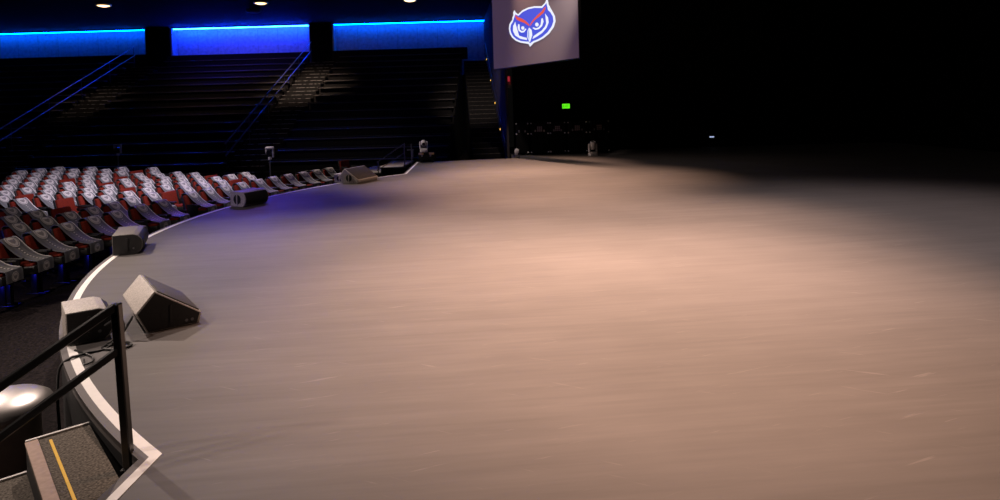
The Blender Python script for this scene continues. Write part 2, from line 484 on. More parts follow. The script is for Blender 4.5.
# ------------------------------------------------------------------ stage monitors
WP = [(0, 0), (.445, 0), (.476, .097), (.072, .378), (-.089, .193)]
def wedge(label, loc, rz, L, group, scale=1.):
    t = thing('wedge_monitor', label, 'speaker', loc, rz, group); t.scale = (scale,) * 3
    obj('cabinet', lambda bm: prism(bm, [(x, z + .004) for x, z in WP], .0, L, .008), M['cab'], t)
    g0, g1 = Vector((.476, 0, .101)), Vector((.072, 0, .382)); d = (g1 - g0).normalized(); nrm = Vector((-d.z, 0, d.x)) * -1
    if nrm.z < 0: nrm = -nrm
    def gr(bm):
        q = [g0 + d * .03, g1 - d * .03]
        prism(bm, [(q[0].x, q[0].z), (q[0].x + nrm.x * .012, q[0].z + nrm.z * .012), (q[1].x + nrm.x * .012, q[1].z + nrm.z * .012), (q[1].x, q[1].z)], .03, L - .03, .003)
    obj('grille', gr, M['grille'], t)
    for y, s in ((0, -1), (L, 1)):
        p = obj('end_panel', lambda bm: prism(bm, [(x * .93 + .012, z * .92 + .014) for x, z in WP], min(y, y + s * .006), max(y, y + s * .006)), M['cabblack'] if s < 0 and 'nearest' in label else M['cab'], t)  # end turned from the keys has its shade painted in as black
        y2 = y + s * .007
        def hole(bm): disc(bm, (.20, y2, .15), (0, s, 0), .085, .002, 24)
        h = obj('handle_recess', hole, M['rubber'], p)
        obj('handle', lambda bm: bar(bm, (.20, y2 + s * .004, .068), (.20, y2 + s * .004, .232), .02), M['cabblack'] if s < 0 and 'nearest' in label else M['cab'], p)
        for k in range(2): obj('jack', lambda bm: disc(bm, (.335 + .05 * k, y2, .055), (0, s, 0), .014, .005, 12), M['steel'], p)
    for y in (.06, L - .06):
        obj('rubber_foot', lambda bm: lathe(bm, [(0, 0), (.018, 0), (.02, .008)], 12, (.05, y, -.001)), M['rubber'], t)
        obj('rubber_foot', lambda bm: lathe(bm, [(0, 0), (.018, 0), (.02, .008)], 12, (.40, y, -.001)), M['rubber'], t)
    return t
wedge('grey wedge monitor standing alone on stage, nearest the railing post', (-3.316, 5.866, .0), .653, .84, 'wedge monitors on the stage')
wedge('dark grey wedge monitor with large grille beside far stage steps', (-4.42, 17.70, .0), -.35, .92, 'wedge monitors on the stage', 1.12)

FP = [(0, 0), (0, .33), (.30, .33), (.37, .305), (.42, .25), (.44, .18), (.43, .10), (.40, .04), (.35, 0)]
def fill_speaker(label, loc, rz, L, group, shaded_end=False, sc=1., h=1., cab='cab'):
    t = thing('front_fill_speaker', label, 'speaker', loc, rz, group); t.scale = (sc, sc, sc * h)
    obj('cabinet', lambda bm: prism(bm, [(x, z + .004) for x, z in FP], 0, L, .012), M[cab], t)
    def gr(bm):
        pr = [(.375, .303), (.43, .25), (.452, .18), (.44, .10), (.408, .045)]
        inn = [(x - .03, z) for x, z in pr[::-1]]
        prism(bm, pr + inn, .02, L - .02)
    obj('grille', gr, M['cabblack'], t)
    for y, s in ((0, -1), (L, 1)):
        dk = M['cabblack'] if shaded_end else M['cab']  # black stands in for shade on the unlit ends
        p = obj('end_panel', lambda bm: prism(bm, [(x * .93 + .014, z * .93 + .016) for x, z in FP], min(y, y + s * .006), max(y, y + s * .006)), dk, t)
        y2 = y + s * .007
        obj('handle_recess', lambda bm: disc(bm, (.21, y2, .165), (0, s, 0), .105, .002, 24), M['rubber'], p)
        obj('handle', lambda bm: bar(bm, (.21, y2 + s * .005, .06), (.21, y2 + s * .005, .27), .028), dk, p)
        obj('jack', lambda bm: disc(bm, (.30, y2, .10), (0, s, 0), .016, .005, 12), M['steel'], p)
    for y in (.08, L - .08):
        obj('rubber_foot', lambda bm: lathe(bm, [(0, 0), (.018, 0), (.02, .008)], 12, (.06, y, -.001)), M['rubber'], t)
        obj('rubber_foot', lambda bm: lathe(bm, [(0, 0), (.018, 0), (.02, .008)], 12, (.32, y, -.001)), M['rubber'], t)
    return t
FG = 'front fill speakers along the stage edge'
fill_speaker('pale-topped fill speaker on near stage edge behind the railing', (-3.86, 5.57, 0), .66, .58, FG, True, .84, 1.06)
fill_speaker('fill speaker with round end handle on stage edge before front-row seats', (-5.93, 13.92, 0), -.42, .68, FG)
fill_speaker('small fill speaker squeezed between front-row seats and large far wedge', (-4.72, 18.02, 0), -.25, .5, FG, False, .76)
fill_speaker('fill speaker in shadow at near seats, dark end towards railing', (-5.67, 9.23, 0), .42, .88, FG, True, .90, 1.0, 'cabshade')

# ------------------------------------------------------------------ cables
def cable(label, pts, r=.011, n=60):
    # Catmull-Rom through the points
    P = [Vector(p) for p in pts]; out = []
    for i in range(len(P) - 1):
        p0, p1, p2, p3 = P[max(i - 1, 0)], P[i], P[i + 1], P[min(i + 2, len(P) - 1)]
        for k in range(10):
            s = k / 10
            out.append(.5 * ((2 * p1) + (p2 - p0) * s + (2 * p0 - 5 * p1 + 4 * p2 - p3) * s * s + (-p0 + 3 * p1 - 3 * p2 + p3) * s ** 3))
    out.append(P[-1])
    tag(obj('speaker_cable', lambda bm: tube(bm, out, r, 8), M['rubber']), label, 'cable')
cable('black cable looping from lone wedge towards near fill speaker', [(-3.40, 5.80, .19), (-3.46, 5.72, .06), (-3.52, 5.64, .013), (-3.50, 5.50, .013), (-3.36, 5.46, .013), (-3.28, 5.54, .013), (-3.36, 5.62, .013), (-3.50, 5.56, .013)])
cable('black cable running from near fill speaker over stage edge to floor', [(-3.60, 5.70, .14), (-3.48, 5.72, .20), (-3.41, 5.66, .12), (-3.46, 5.50, .014), (-3.56, 5.40, .014), (-3.60, 5.33, .014), (-3.63, 5.27, .016), (-3.67, 5.20, -.04), (-3.64, 5.12, -.25), (-3.58, 5.05, -.55), (-3.52, 5.0, -.735)])
cable('thin black cable lying along the white edge below railing', [(-3.72, 5.47, .012), (-3.60, 5.40, .012), (-3.46, 5.30, .012), (-3.40, 5.20, .012), (-3.42, 5.14, .012), (-3.46, 5.18, .012), (-3.50, 5.25, .012)], .008)

# ------------------------------------------------------------------ stage steps and handrails
def steps(label, loc, rz, w, cat='steps', tm='steptread', D=.355, n=3):
    """local x runs down the steps (away from stage), y across"""
    t = thing('stage_steps', label, cat, loc, rz)
    for k in range(n):
        z = -.10 - .20 * k
        tr = obj('tread', lambda bm: box(bm, (D * k + D / 2, w / 2, z - .03), (D, w, .06), .004), M[tm], t)
        obj('nosing', lambda bm: box(bm, (D * (k + 1) - .03, w / 2, z + .001), (.07, w, .012), .003), M['nosing'], tr)
        obj('warning_line', lambda bm: box(bm, (D * (k + 1) - .125, w / 2, z + .002), (.016, w - .14, .006)), M['yellow'], tr)
        for y in (-.008, w + .008):
            obj('edge_trim', lambda bm: box(bm, (D * k + D / 2, y, z - .012), (D, .022, .05), .003), M['whitetrim'], tr)
        obj('riser', lambda bm: box(bm, (D * (k + 1) - .01, w / 2, (z - .06 - .75) / 2), (.02, w - .01, .75 + z - .06)), M['fascia'], t)
    return t
SA = math.radians(222)
# far upper corner of the top tread is at (-3.02, 4.54); stage side is at its right
sx, sy = -2.885, 4.355
wid = 1.7
t = steps('carpeted step unit at near stage edge with yellow warning line', (sx, sy, 0), SA, wid)
ca, sa_ = math.cos(SA), math.sin(SA)
def S(x, y, z): return (sx + ca * x - sa_ * y, sy + sa_ * x + ca * y, z)
hr = thing('handrail', 'black square-tube handrail descending beside near steps in foreground', 'handrail', (0, 0, 0), 0, 'handrails at the stage steps')
pb = Vector((-2.275, 3.775, -.1))
dn = Vector((math.cos(SA), math.sin(SA), 0))
hr.location = pb
top = Vector((-.035, 0, .985)); mid = Vector((-.026, 0, .725)); sl = .55
obj('post', lambda bm: bar(bm, (0, 0, 0), top + Vector((0, 0, .015)), .05), M['blackmetal'], hr)
obj('base_plate', lambda bm: box(bm, (0, 0, .006), (.07, .07, .012), .002), M['fascia'], hr)
e1 = dn * 1.30
obj('post', lambda bm: bar(bm, (e1.x, e1.y, -.64), (e1.x, e1.y, .985 - sl * 1.30 + .015), .05), M['blackmetal'], hr)
obj('top_rail', lambda bm: bar(bm, top, top + dn * 1.34 - Vector((0, 0, sl * 1.34)), .045), M['blackmetal'], hr)
obj('mid_rail', lambda bm: bar(bm, mid, mid + dn * 1.34 - Vector((0, 0, sl * 1.34)), .04), M['blackmetal'], hr)

# far steps (mirror position)
SB = math.radians(140)
t = steps('grey step unit at far stage edge beyond the large wedge monitor', (-3.62, 26.5, 0), math.radians(178), 2.4, 'steps', 'littread', .85, 2)
h2 = thing('handrail', 'thin dark handrail at far stage steps, before the grandstand', 'handrail', (-3.50, 23.2, -.1), 0, 'handrails at the stage steps')
d2 = Vector((math.cos(math.radians(172)), math.sin(math.radians(172)), 0))
obj('post', lambda bm: bar(bm, (0, 0, 0), (0, 0, .90), .045), M['blackmetal'], h2)
obj('post', lambda bm: bar(bm, d2 * 1.0 + Vector((0, 0, -.6)), d2 * 1.0 + Vector((0, 0, .26)), .03), M['blackmetal'], h2)
obj('top_rail', lambda bm: bar(bm, (0, 0, .88), d2 * 1.05 + Vector((0, 0, .22)), .03), M['blackmetal'], h2)
obj('mid_rail', lambda bm: bar(bm, (0, 0, .56), d2 * 1.05 + Vector((0, 0, -.08)), .03), M['blackmetal'], h2)

# ------------------------------------------------------------------ bin beside the steps
t = thing('trash_bin', 'polished steel bin with overhanging domed lid beside near steps', 'bin', (-3.93, 4.92, -.75))
obj('body', lambda bm: lathe(bm, [(.0, .0), (.235, .0), (.245, .015), (.245, .50), (.24, .505), (0, .505)], 48), M['brushed'], t)
obj('band', lambda bm: lathe(bm, [(.249, .03), (.252, .035), (.252, .075), (.249, .08)], 48), M['rubber'], t)
obj('lid', lambda bm: lathe(bm, [(0, .50), (.30, .50), (.325, .51), (.33, .535), (.318, .56), (.26, .60), (.17, .632), (.08, .645), (0, .648)], 48), M['chrome'], t)
obj('foot_ring', lambda bm: lathe(bm, [(.2, -.0), (.25, .0), (.255, .02), (.2, .02)], 48), M['rubber'], t)

# ------------------------------------------------------------------ grandstand
G = Vector((0, 27., 0))
NT, TD, TR, Z0 = 14, 1.0, .43, -.45
FL = .75
def gp(a, b, z=0): return G + Vector((a, b, z))
def section(label, a0, a1):
    w = a1 - a0
    t = thing('bleacher_section', label, 'bleachers', tuple(gp(a0, 0, -FL)), 0, 'bleacher sections of the grandstand')
    for k in range(NT):
        zt = Z0 + k * TR + FL
        tier = obj('tier', lambda bm: box(bm, (w / 2, TD * k + TD / 2, zt / 2), (w, TD - .002, zt)), M['tier'], t, False)
        obj('tier_edge', lambda bm: box(bm, (w / 2, TD * k + .03, zt + .004), (w - .1, .06, .01)), M['bench'], tier, False)
        b = obj('bench', lambda bm: box(bm, (w / 2, TD * k + .72, zt + .36), (w - .1, .32, .045), .012), M['bench'], tier)
        obj('bench_support', lambda bm: box(bm, (w / 2, TD * k + .78, zt + .17), (w - .3, .04, .34)), M['tier'], tier, False)
    return t
section('dark bleacher section nearest the hanging screen', -10.1, -2.3)
section('dark middle bleacher section under the brightest blue alcove', -21.2, -11.95)
section('dark bleacher section at far left of the grandstand', -35., -23.05)
def stairs(label, a0, a1, n=26, rz=0., nm='worn'):
    w = a1 - a0
    t = thing('bleacher_stairs', label, 'stairs', tuple(gp(a0, 0, -FL)), rz, 'stairs between the bleacher sections')
    for k in range(n):
        zt = .5 * TR * (k + 1) + Z0 - TR * .5 + FL
        s = obj('step', lambda bm: box(bm, (w / 2, TD / 2 * k + TD / 4, zt / 2), (w, TD / 2 - .002, zt)), M['tier'], t, False)
        def nos(bm): box(bm, (w / 2, TD / 2 * k + .04, zt + .004), (w - .06, .08, .012))
        obj('nosing', nos, M[nm], s, False)
    return t
stairs('dashed-edge stairs between the right and middle bleacher sections', -11.9, -10.15, 27)
stairs('dim stairs between the middle and left bleacher sections', -23.0, -21.25, 27)
RY = math.radians(4.4)
t = stairs('stairs at the right end of bleachers beside grey wall', -1.15, .25, 26, RY, 'tread')
def rail(label, a, lo=1.15, hi=.62, b0=.2, b1=13.4):
    t = thing('stair_rail', label, 'handrail', tuple(gp(a, 0, -FL)), 0, 'long rails on the grandstand stairs')
    s = TR / TD
    zz = lambda b: Z0 + FL + s * b
    for h, nm in ((lo, 'top_rail'), (hi, 'mid_rail')):
        obj(nm, lambda bm: tube(bm, [(0, b0, zz(b0) + h), (0, b1, zz(b1) + h)], .03, 10), M['steel'], t)
    for i in range(6):
        b = b0 + .1 + (b1 - b0 - .2) * i / 5
        obj('post', lambda bm: tube(bm, [(0, b, zz(b) - .2), (0, b, zz(b) + lo)], .022, 8), M['blackmetal'], t)
    return t
rail('long steel rail climbing between right and middle bleacher sections', -11.72)
rail('long steel rail climbing between middle and left bleacher sections', -22.85)
def rp(a, b, z): return (.25 + a * math.cos(RY) - b * math.sin(RY), 27 + a * math.sin(RY) + b * math.cos(RY), z)
zz = lambda b: Z0 + TR / TD * b
t = thing('wall_rail', 'thin wall rail climbing beside the right-end stairs', 'handrail', rp(0, 0, 0), RY)
obj('rail', lambda bm: tube(bm, [(-.04, .2, zz(.2) + .85), (-.04, 13.2, zz(13.2) + .85)], .022, 8), M['steel'], t)
for i in range(7):
    b = .5 + 2. * i
    obj('bracket', lambda bm: tube(bm, [(-.04, b, zz(b) + .84), (.05, b, zz(b) + .78)], .012, 6), M['blackmetal'], t)
for i, (b, wh) in enumerate(((2.7, 'lowest'), (5.6, 'second lowest'), (8.6, 'third lowest'), (11.9, 'topmost'))):
    t = thing('step_light', f'{wh} amber step light on the right-end stairs', 'light', rp(-.02, b, zz(b) + .28), RY, 'amber step lights')
    obj('housing', lambda bm: box(bm, (.01, 0, 0), (.05, .16, .12), .008), M['blackmetal'], t)
    obj('lens', lambda bm: box(bm, (-.024, -.01, 0), (.016, .12, .08), .003), E_STEP, t)

# back wall alcoves with LED strips, dark piers, ceiling
BW = 14.25
ZT = 7.62
def gbox(bm, a0, a1, b0, b1, z0, z1):
    box(bm, ((a0 + a1) / 2, (b0 + b1) / 2, (z0 + z1) / 2), (a1 - a0, b1 - b0, z1 - z0))
gl = tuple(G)
def gstruct(name, fn, m): return struct(name, fn, m, loc=gl)
AX = (-36., -22.55, -20.9, -12.05, -10.55, -.52)
ALC = [(AX[0], AX[1], E_LED, 'far left'), (AX[2], AX[3], E_LEDV, 'middle'), (AX[4], AX[5], E_LED, 'right')]
for a0, a1, em, wh in ALC:
    gstruct('wall_alcove', lambda bm: gbox(bm, a0, a1, BW + .55, BW + .7, 4.2, ZT + .2), M['alcove'])
    t = thing('led_strip', f'glowing blue LED strip along the top of {wh} wall alcove', 'light', tuple(gp(a0, BW + .12, ZT)), 0, 'blue LED strips in the wall alcoves')
    w = a1 - a0
    obj('channel', lambda bm: box(bm, (w / 2, .02, .05), (w, .10, .04)), M['blackmetal'], t, False)
    obj('diffuser', lambda bm: box(bm, (w / 2, .03, .0), (w - .04, .06, .05), .01), em, t)
for k, a in enumerate(AX[1:]):
    gstruct('trim_%d' % (4 + k), lambda bm: gbox(bm, a - .04, a + .04, BW - .1, BW + .55, 4.2, ZT), M['alcove'])
for a0, a1 in ((AX[1] + .05, AX[2] - .05), (AX[3] + .05, AX[4] - .05)):
    gstruct('pillar', lambda bm: gbox(bm, a0, a1, BW - .2, BW + .6, -FL, 7.75), M['black'])
for a0, a1, zt in ((-36, -22.45, 6.02), (-21.2, -12.05, 5.90), (-10.6, -1.95, 5.92)):
    gstruct('wall_parapet', lambda bm: gbox(bm, a0, a1, 14.02, 14.1, 5.16, zt), M['tier'])
gstruct('wall_back', lambda bm: gbox(bm, -36, -.55, BW + .7, BW + .9, -FL, 8), M['black'])
gstruct('ceiling', lambda bm: gbox(bm, -36, -.3, -3., BW + .9, 7.75, 7.9), M['soffit'])
o = struct('wall_partition', lambda bm: box(bm, (.07, 7.6, 4.2), (.10, 15.2, 2 * 4.95 - .1)), M['partition'], loc=rp(0, 0, 0), rz=RY)
struct('wall_far', lambda bm: box(bm, (9.3, 28.45, 4.6), (17.4, .3, 10.8)), M['black'])
struct('wall_right', lambda bm: box(bm, (17.3, 12, 4.6), (.3, 33, 10.8)), M['drape'])
struct('wall_left', lambda bm: box(bm, (-35.2, 14, 4.), (.3, 60, 11)), M['black'])
struct('wall_near', lambda bm: box(bm, (-9, -4.5, 4.), (52, .3, 11)), M['black'])
struct('ceiling_stage', lambda bm: box(bm, (-9, 9.6, 11.), (52, 28, .2)), M['black'])

# downlights in the low ceiling
for (x, y), wh in (((-19.8, 32.4), 'left-hand'), ((-12.1, 33.), 'middle'), ((-4.5, 33.4), 'right-hand')):
    t = thing('downlight', f'warm glowing {wh} one of three ceiling downlights above bleachers', 'light', (x, y, 7.68), 0, 'downlights over the bleachers')
    obj('rim', lambda bm: lathe(bm, [(.29, .07), (.29, .0), (.35, -.005), (.36, .02), (.36, .07)], 32), M['brass'], t)
    obj('lamp', lambda bm: lathe(bm, [(0, -.06), (.16, -.045), (.28, .0), (.28, .03), (0, .03)], 32), E_DL, t)
# small dome camera / speaker under the soffit
t = thing('ceiling_speaker', 'flat dark round fixture under ceiling above middle blue alcove', 'fixture', tuple(gp(-13.4, 8.4, 7.74)), 0)
obj('body', lambda bm: lathe(bm, [(.0, -.16), (.32, -.13), (.40, -.06), (.40, .02), (0, .02)], 28), M['blackmetal'], t)
obj('grille', lambda bm: lathe(bm, [(.0, -.165), (.30, -.138), (.30, -.13), (0, -.155)], 28), M['grille'], t)

# ------------------------------------------------------------------ hanging screen with owl emblem
BLc = Vector((-.181, 26., 3.546)); BRc = Vector((2.646, 20.997, 3.546))
Wd = (BRc - BLc).length; Hd = 3.35
rz = math.atan2(BRc.y - BLc.y, BRc.x - BLc.x)
t = thing('projection_screen', 'hanging screen showing a blue owl emblem above the stage', 'screen', tuple(BLc), rz)
obj('frame', lambda bm: box(bm, (Wd / 2, .06, Hd / 2), (Wd + .06, .10, Hd + .06), .01), M['blackmetal'], t, False)
pic = obj('picture', lambda bm: box(bm, (Wd / 2, .0, Hd / 2), (Wd - .02, .02, Hd - .02)), E_SCREEN, t, False)
for x in (.8, Wd - .8): obj('suspension_cable', lambda bm: tube(bm, [(x, .06, Hd), (x, .06, 10.9 - BLc.z)], .02, 8), M['blackmetal'], t)
def lp(a, c):
    a += 14
    return (.006874 * a - .000187 * c + .670, -.000862 * a - .003652 * c + 2.6307)
def flat(bm, pts, off):
    vs = []
    for a, c in pts:
        u, v = lp(a, c); vs.append(bm.verts.new((u, -off, v)))
    vs2 = [bm.verts.new((v.co.x, v.co.y + .003, v.co.z)) for v in vs]
    fc = bm.faces.new(vs); n = len(vs); f2 = bm.faces.new(vs2[::-1])
    for i in range(n): bm.faces.new((vs[i], vs2[i], vs2[(i + 1) % n], vs[(i + 1) % n]))
    bmesh.ops.triangulate(bm, faces=[fc, f2])
def circ(cx, cy, r, n=14): return [(cx + r * math.cos(2 * PI * k / n), cy + r * 1.15 * math.sin(2 * PI * k / n)) for k in range(n)]
OUT = [(145, 95), (160, 120), (185, 140), (230, 100), (290, 75), (350, 65), (420, 68), (450, 38), (465, 0), (478, 20), (485, 60), (496, 75), (492, 95), (520, 125), (540, 165), (546, 215), (530, 270), (490, 330), (440, 375), (390, 405), (345, 425), (325, 434), (308, 468), (292, 440), (270, 436), (210, 430), (160, 412), (120, 380), (95, 340), (85, 290), (92, 240), (115, 205), (135, 190), (124, 170), (135, 150), (133, 120)]
BLU = [(156, 140), (190, 156), (235, 118), (290, 93), (350, 82), (425, 86), (455, 52), (464, 42), (470, 70), (468, 98), (500, 130), (522, 170), (527, 215), (512, 262), (475, 318), (430, 360), (385, 388), (340, 408), (322, 414), (308, 432), (295, 414), (270, 416), (215, 412), (170, 396), (132, 365), (112, 330), (102, 290), (110, 248), (130, 218), (153, 202), (150, 175)]
em = obj('emblem', lambda bm: flat(bm, OUT, .014), E_WHITE, t, False)
obj('emblem_face', lambda bm: flat(bm, BLU, .018), E_BLUE, em, False)
obj('brow', lambda bm: flat(bm, [(155, 146), (185, 168), (225, 183), (265, 208), (300, 243), (303, 264), (285, 250), (250, 228), (205, 212), (175, 197), (160, 172)], .022), E_RED, em, False)
obj('brow', lambda bm: flat(bm, [(312, 262), (312, 240), (335, 203), (375, 158), (420, 118), (456, 70), (457, 95), (440, 132), (400, 168), (360, 198), (330, 232)], .022), E_RED, em, False)
obj('eye', lambda bm: flat(bm, [(188, 240), (182, 275), (193, 309), (222, 328), (250, 323), (274, 290), (262, 285), (245, 306), (223, 310), (206, 296), (199, 270), (202, 244)], .022), E_WHITE, em, False)
obj('eye', lambda bm: flat(bm, [(431, 183), (439, 215), (426, 260), (395, 290), (360, 298), (333, 280), (343, 272), (365, 282), (392, 272), (412, 245), (420, 215), (418, 188)], .022), E_WHITE, em, False)
obj('pupil', lambda bm: flat(bm, circ(236, 280, 16), .022), E_WHITE, em, False)
obj('pupil', lambda bm: flat(bm, circ(376, 245, 17), .022), E_WHITE, em, False)
obj('cheek', lambda bm: flat(bm, [(157, 216), (134, 260), (132, 310), (156, 358), (208, 390), (280, 401), (276, 378), (238, 370), (196, 357), (163, 328), (148, 288), (146, 255), (160, 232)], .022), E_WHITE, em, False)
obj('cheek', lambda bm: flat(bm, [(453, 140), (480, 178), (486, 225), (467, 277), (427, 326), (372, 366), (333, 388), (345, 358), (380, 332), (420, 304), (454, 262), (468, 220), (464, 182)], .022), E_WHITE, em, False)
bk = obj('beak', lambda bm: flat(bm, [(301, 275), (326, 300), (332, 350), (308, 425), (282, 370), (284, 310)], .024), E_WHITE, em, False)
obj('beak_core', lambda bm: flat(bm, [(300, 290), (303, 340), (303, 400), (289, 365), (290, 315)], .028), E_PALE, em, False)  # pale blue core in the left half of the beak drawing

# ------------------------------------------------------------------ things along the far wall
t = thing('exit_sign', 'small glowing green exit sign on dark far wall', 'sign', (2.93, 28.25, 1.98))
obj('housing', lambda bm: box(bm, (0, .0, 0), (.36, .06, .24), .008), M['blackmetal'], t)
fc = obj('face', lambda bm: box(bm, (0, -.034, 0), (.33, .012, .205), .003), E_EXIT, t)
def letters(bm):
    y = -.043
    def q(x0, z0, x1, z1): box(bm, ((x0 + x1) / 2, y, (z0 + z1) / 2), (abs(x1 - x0), .005, abs(z1 - z0)))
    w, h, s = .052, .11, .013
    x = -.13
    q(x, -h / 2, x + s, h / 2)
    for z in (-h / 2, -s / 2, h / 2 - s): q(x, z, x + w, z + s)
    x = -.062
    bar(bm, (x, y, -h / 2), (x + w, y, h / 2), s, .005); bar(bm, (x, y, h / 2), (x + w, y, -h / 2), s, .005)
    x = .012; q(x, -h / 2, x + s, h / 2)
    x = .045; q(x, h / 2 - s, x + .07, h / 2); q(x + .028, -h / 2, x + .028 + s, h / 2)
obj('lettering', letters, E_EXITD, fc, False)

t = thing('fire_alarm', 'small red fire alarm strobe on far wall below the screen', 'alarm', (.42, 28.26, 3.10))
obj('back_plate', lambda bm: box(bm, (0, .0, -.1), (.30, .05, .30), .01), M['caselabel'], t)
obj('body', lambda bm: box(bm, (.02, -.05, .08), (.20, .06, .40), .015), mat('alarm_red', (.45, .03, .05), .5, noise=.05), t)
obj('lens', lambda bm: box(bm, (.02, -.09, .14), (.10, .03, .22), .012), E_STROBE, t)
# road cases
def road_case(label, x, y, w, d, h, z=0., grp='road cases against the far wall', lab=True, rz=0., balls=True):
    t = thing('road_case', label, 'case', (x, y, z), rz, grp)
    obj('body', lambda bm: box(bm, (0, 0, .10 + (h - .10) * .36), (w, d, (h - .10) * .72), .01), M['casepaint'], t)
    obj('lid', lambda bm: box(bm, (0, 0, .10 + (h - .10) * .865), (w, d, (h - .10) * .265), .01), M['casepaint'], t)
    for sx_ in (-1, 1):
        for sy_ in (-1, 1):
            obj('castor', lambda bm: (tube(bm, [(sx_ * (w / 2 - .09) - .02, sy_ * (d / 2 - .09), .045), (sx_ * (w / 2 - .09) + .02, sy_ * (d / 2 - .09), .045)], .045, 12), box(bm, (sx_ * (w / 2 - .09), sy_ * (d / 2 - .09), .085), (.07, .08, .03))), M['rubber'], t)
    for sx_ in (-1, 1):
        for zc in (.12, h * .66, h - .03) if balls else ():
            obj('corner_ball', lambda bm: bmesh.ops.create_uvsphere(bm, u_segments=10, v_segments=8, radius=.035, matrix=Matrix.Translation((sx_ * (w / 2 - .015), -d / 2 + .012, zc))), M['whiteplastic'], t)  # pale colour stands in for the glint of the metal corners
        obj('latch', lambda bm: box(bm, (sx_ * w * .25, -d / 2 - .004, h * .745), (.06, .015, .09), .003), M['steel'], t)
    if lab:
        obj('stencil', lambda bm: [box(bm, (-.0 + .075 * i, -d / 2 - .003, h * .80 + .075 * j), (.06, .006, .06)) for i in range(-1, 2) for j in range(-1, 2)], M['caselabel'], t, False)
    return t
for x, w, wh in ((.78, .50, 'beside grey wall'), (1.50, .72, 'second from grey wall'), (2.24, .62, 'third from grey wall'), (3.05, .78, 'under the exit sign'), (3.95, .80, 'behind small moving light')):
    road_case(f'black road case with metal corners on far wall, {wh}', x + .12, 26.6, w, .6, 1.34, lab=w > .6)
def moving_head(label, loc, rz, s=1., grp=None, tilt=0.):
    t = thing('moving_head_light', label, 'stage light', loc, rz, grp); t.scale = (s,) * 3
    obj('base', lambda bm: box(bm, (0, 0, .09), (.40, .30, .17), .03), M['whiteplastic'], t)
    def yoke(bm):
        box(bm, (0, 0, .20), (.42, .14, .05), .02)
        for q in (-1, 1): box(bm, (q * .20, 0, .40), (.06, .13, .42), .025)
    obj('yoke', yoke, M['whiteplastic'], t)
    rot = Matrix.Rotation(tilt, 4, 'X')
    def head(bm):
        lathe(bm, [(0, -.20), (.10, -.20), (.135, -.15), (.15, 0), (.14, .14), (.12, .20), (.105, .20), (.10, .18), (0, .18)], 24)
        bmesh.ops.transform(bm, matrix=Matrix.Translation((0, 0, .52)) @ rot, verts=bm.verts)
    h = obj('head', head, M['whiteplastic'], t)
    def lens(bm):
        lathe(bm, [(0, .20), (.06, .195), (.098, .182), (0, .175)], 24)
        bmesh.ops.transform(bm, matrix=Matrix.Translation((0, 0, .52)) @ rot, verts=bm.verts)
    obj('lens', lens, M['glass'], h)
    return t
ML = 'moving head stage lights'
road_case('low black case with brass latches under moving light at far stage corner', -2.80, 24.25, .62, .5, .38, .0, 'road cases at the stage corner', False, 0., False)
moving_head('pale moving head light on low black case at far stage corner', (-2.92, 24.25, .385), .2, .68, ML, 1.9)
moving_head('pale moving head light standing on stage floor before road cases', (3.60, 25.0, 0), .3, .80, ML, .3)
t = thing('floor_spotlight', 'tiny pale floor spotlight at stage rear beside right-end stairs', 'stage light', (.62, 25.3, 0), .4)
obj('bracket', lambda bm: (box(bm, (0, 0, .01), (.235, .16, .02), .004), box(bm, (-.11, 0, .13), (.015, .05, .24)), box(bm, (.11, 0, .13), (.015, .05, .24))), M['blackmetal'], t)
def pc(bm):
    lathe(bm, [(0, -.12), (.07, -.12), (.085, -.08), (.085, .10), (.075, .12), (0, .115)], 18)
    bmesh.ops.transform(bm, matrix=Matrix.Translation((0, 0, .22)) @ Matrix.Rotation(.5, 4, 'X'), verts=bm.verts)
obj('can', pc, M['whiteplastic'], t)
# brass-clasped strips on the low case
c = [o for o in SC.objects if o.get('label', '').startswith('low black case')][0]
for s_ in (-1, 1): obj('clasp', lambda bm: box(bm, (s_ * .20, -.256, .345), (.19, .02, .08), .006), M['brass'], c)

def pole_light(label, x, y, h, rz):
    t = thing('pole_light', label, 'stage light', (x, y, -.75), rz, 'pale heads on poles behind the seats')
    obj('base_plate', lambda bm: lathe(bm, [(0, 0), (.22, 0), (.22, .02), (.05, .03), (0, .03)], 24), M['blackmetal'], t)
    obj('pole', lambda bm: tube(bm, [(0, 0, .02), (0, 0, h - .40)], .025, 10), M['steel'], t)
    obj('collar', lambda bm: lathe(bm, [(0, h - .44), (.055, h - .44), (.06, h - .36), (.03, h - .34), (0, h - .34)], 14), M['whiteplastic'], t)
    def hd(bm):
        box(bm, (0, 0, h - .04), (.28, .16, .09), .03); box(bm, (.11, 0, h - .20), (.06, .14, .34), .025); box(bm, (-.11, 0, h - .13), (.05, .13, .2), .02)
    k = obj('head', hd, M['whiteplastic'], t)
    obj('lens_barrel', lambda bm: tube(bm, [(-.02, -.14, h - .20), (-.02, .10, h - .18)], .085, 16), M['glass'], k)
    return t
pole_light('pale light head on pole behind first row of far seats', -7.95, 22.0, 1.62, .2)
pole_light('pale light head on pole behind the rear rows at left', -15.15, 25.3, 1.72, .2)
t = thing('tripod_stand', 'small grey stand with crossbar between far steps and moving light', 'stand', (-3.52, 25.2, -.75))
obj('pole', lambda bm: tube(bm, [(0, 0, .1), (0, 0, 1.42)], .022, 8), M['steel'], t)
obj('crossbar', lambda bm: tube(bm, [(-.18, 0, 1.18), (.10, 0, 1.18)], .03, 8), M['steel'], t)
obj('clamp', lambda bm: box(bm, (.03, -.02, 1.0), (.09, .08, .32), .02), M['steel'], t)
for k in range(3):
    a = k * 2 * PI / 3 + .3
    obj('leg', lambda bm: tube(bm, [(0, 0, .34), (.32 * math.cos(a), .32 * math.sin(a), .012)], .014, 6), M['blackmetal'], t)
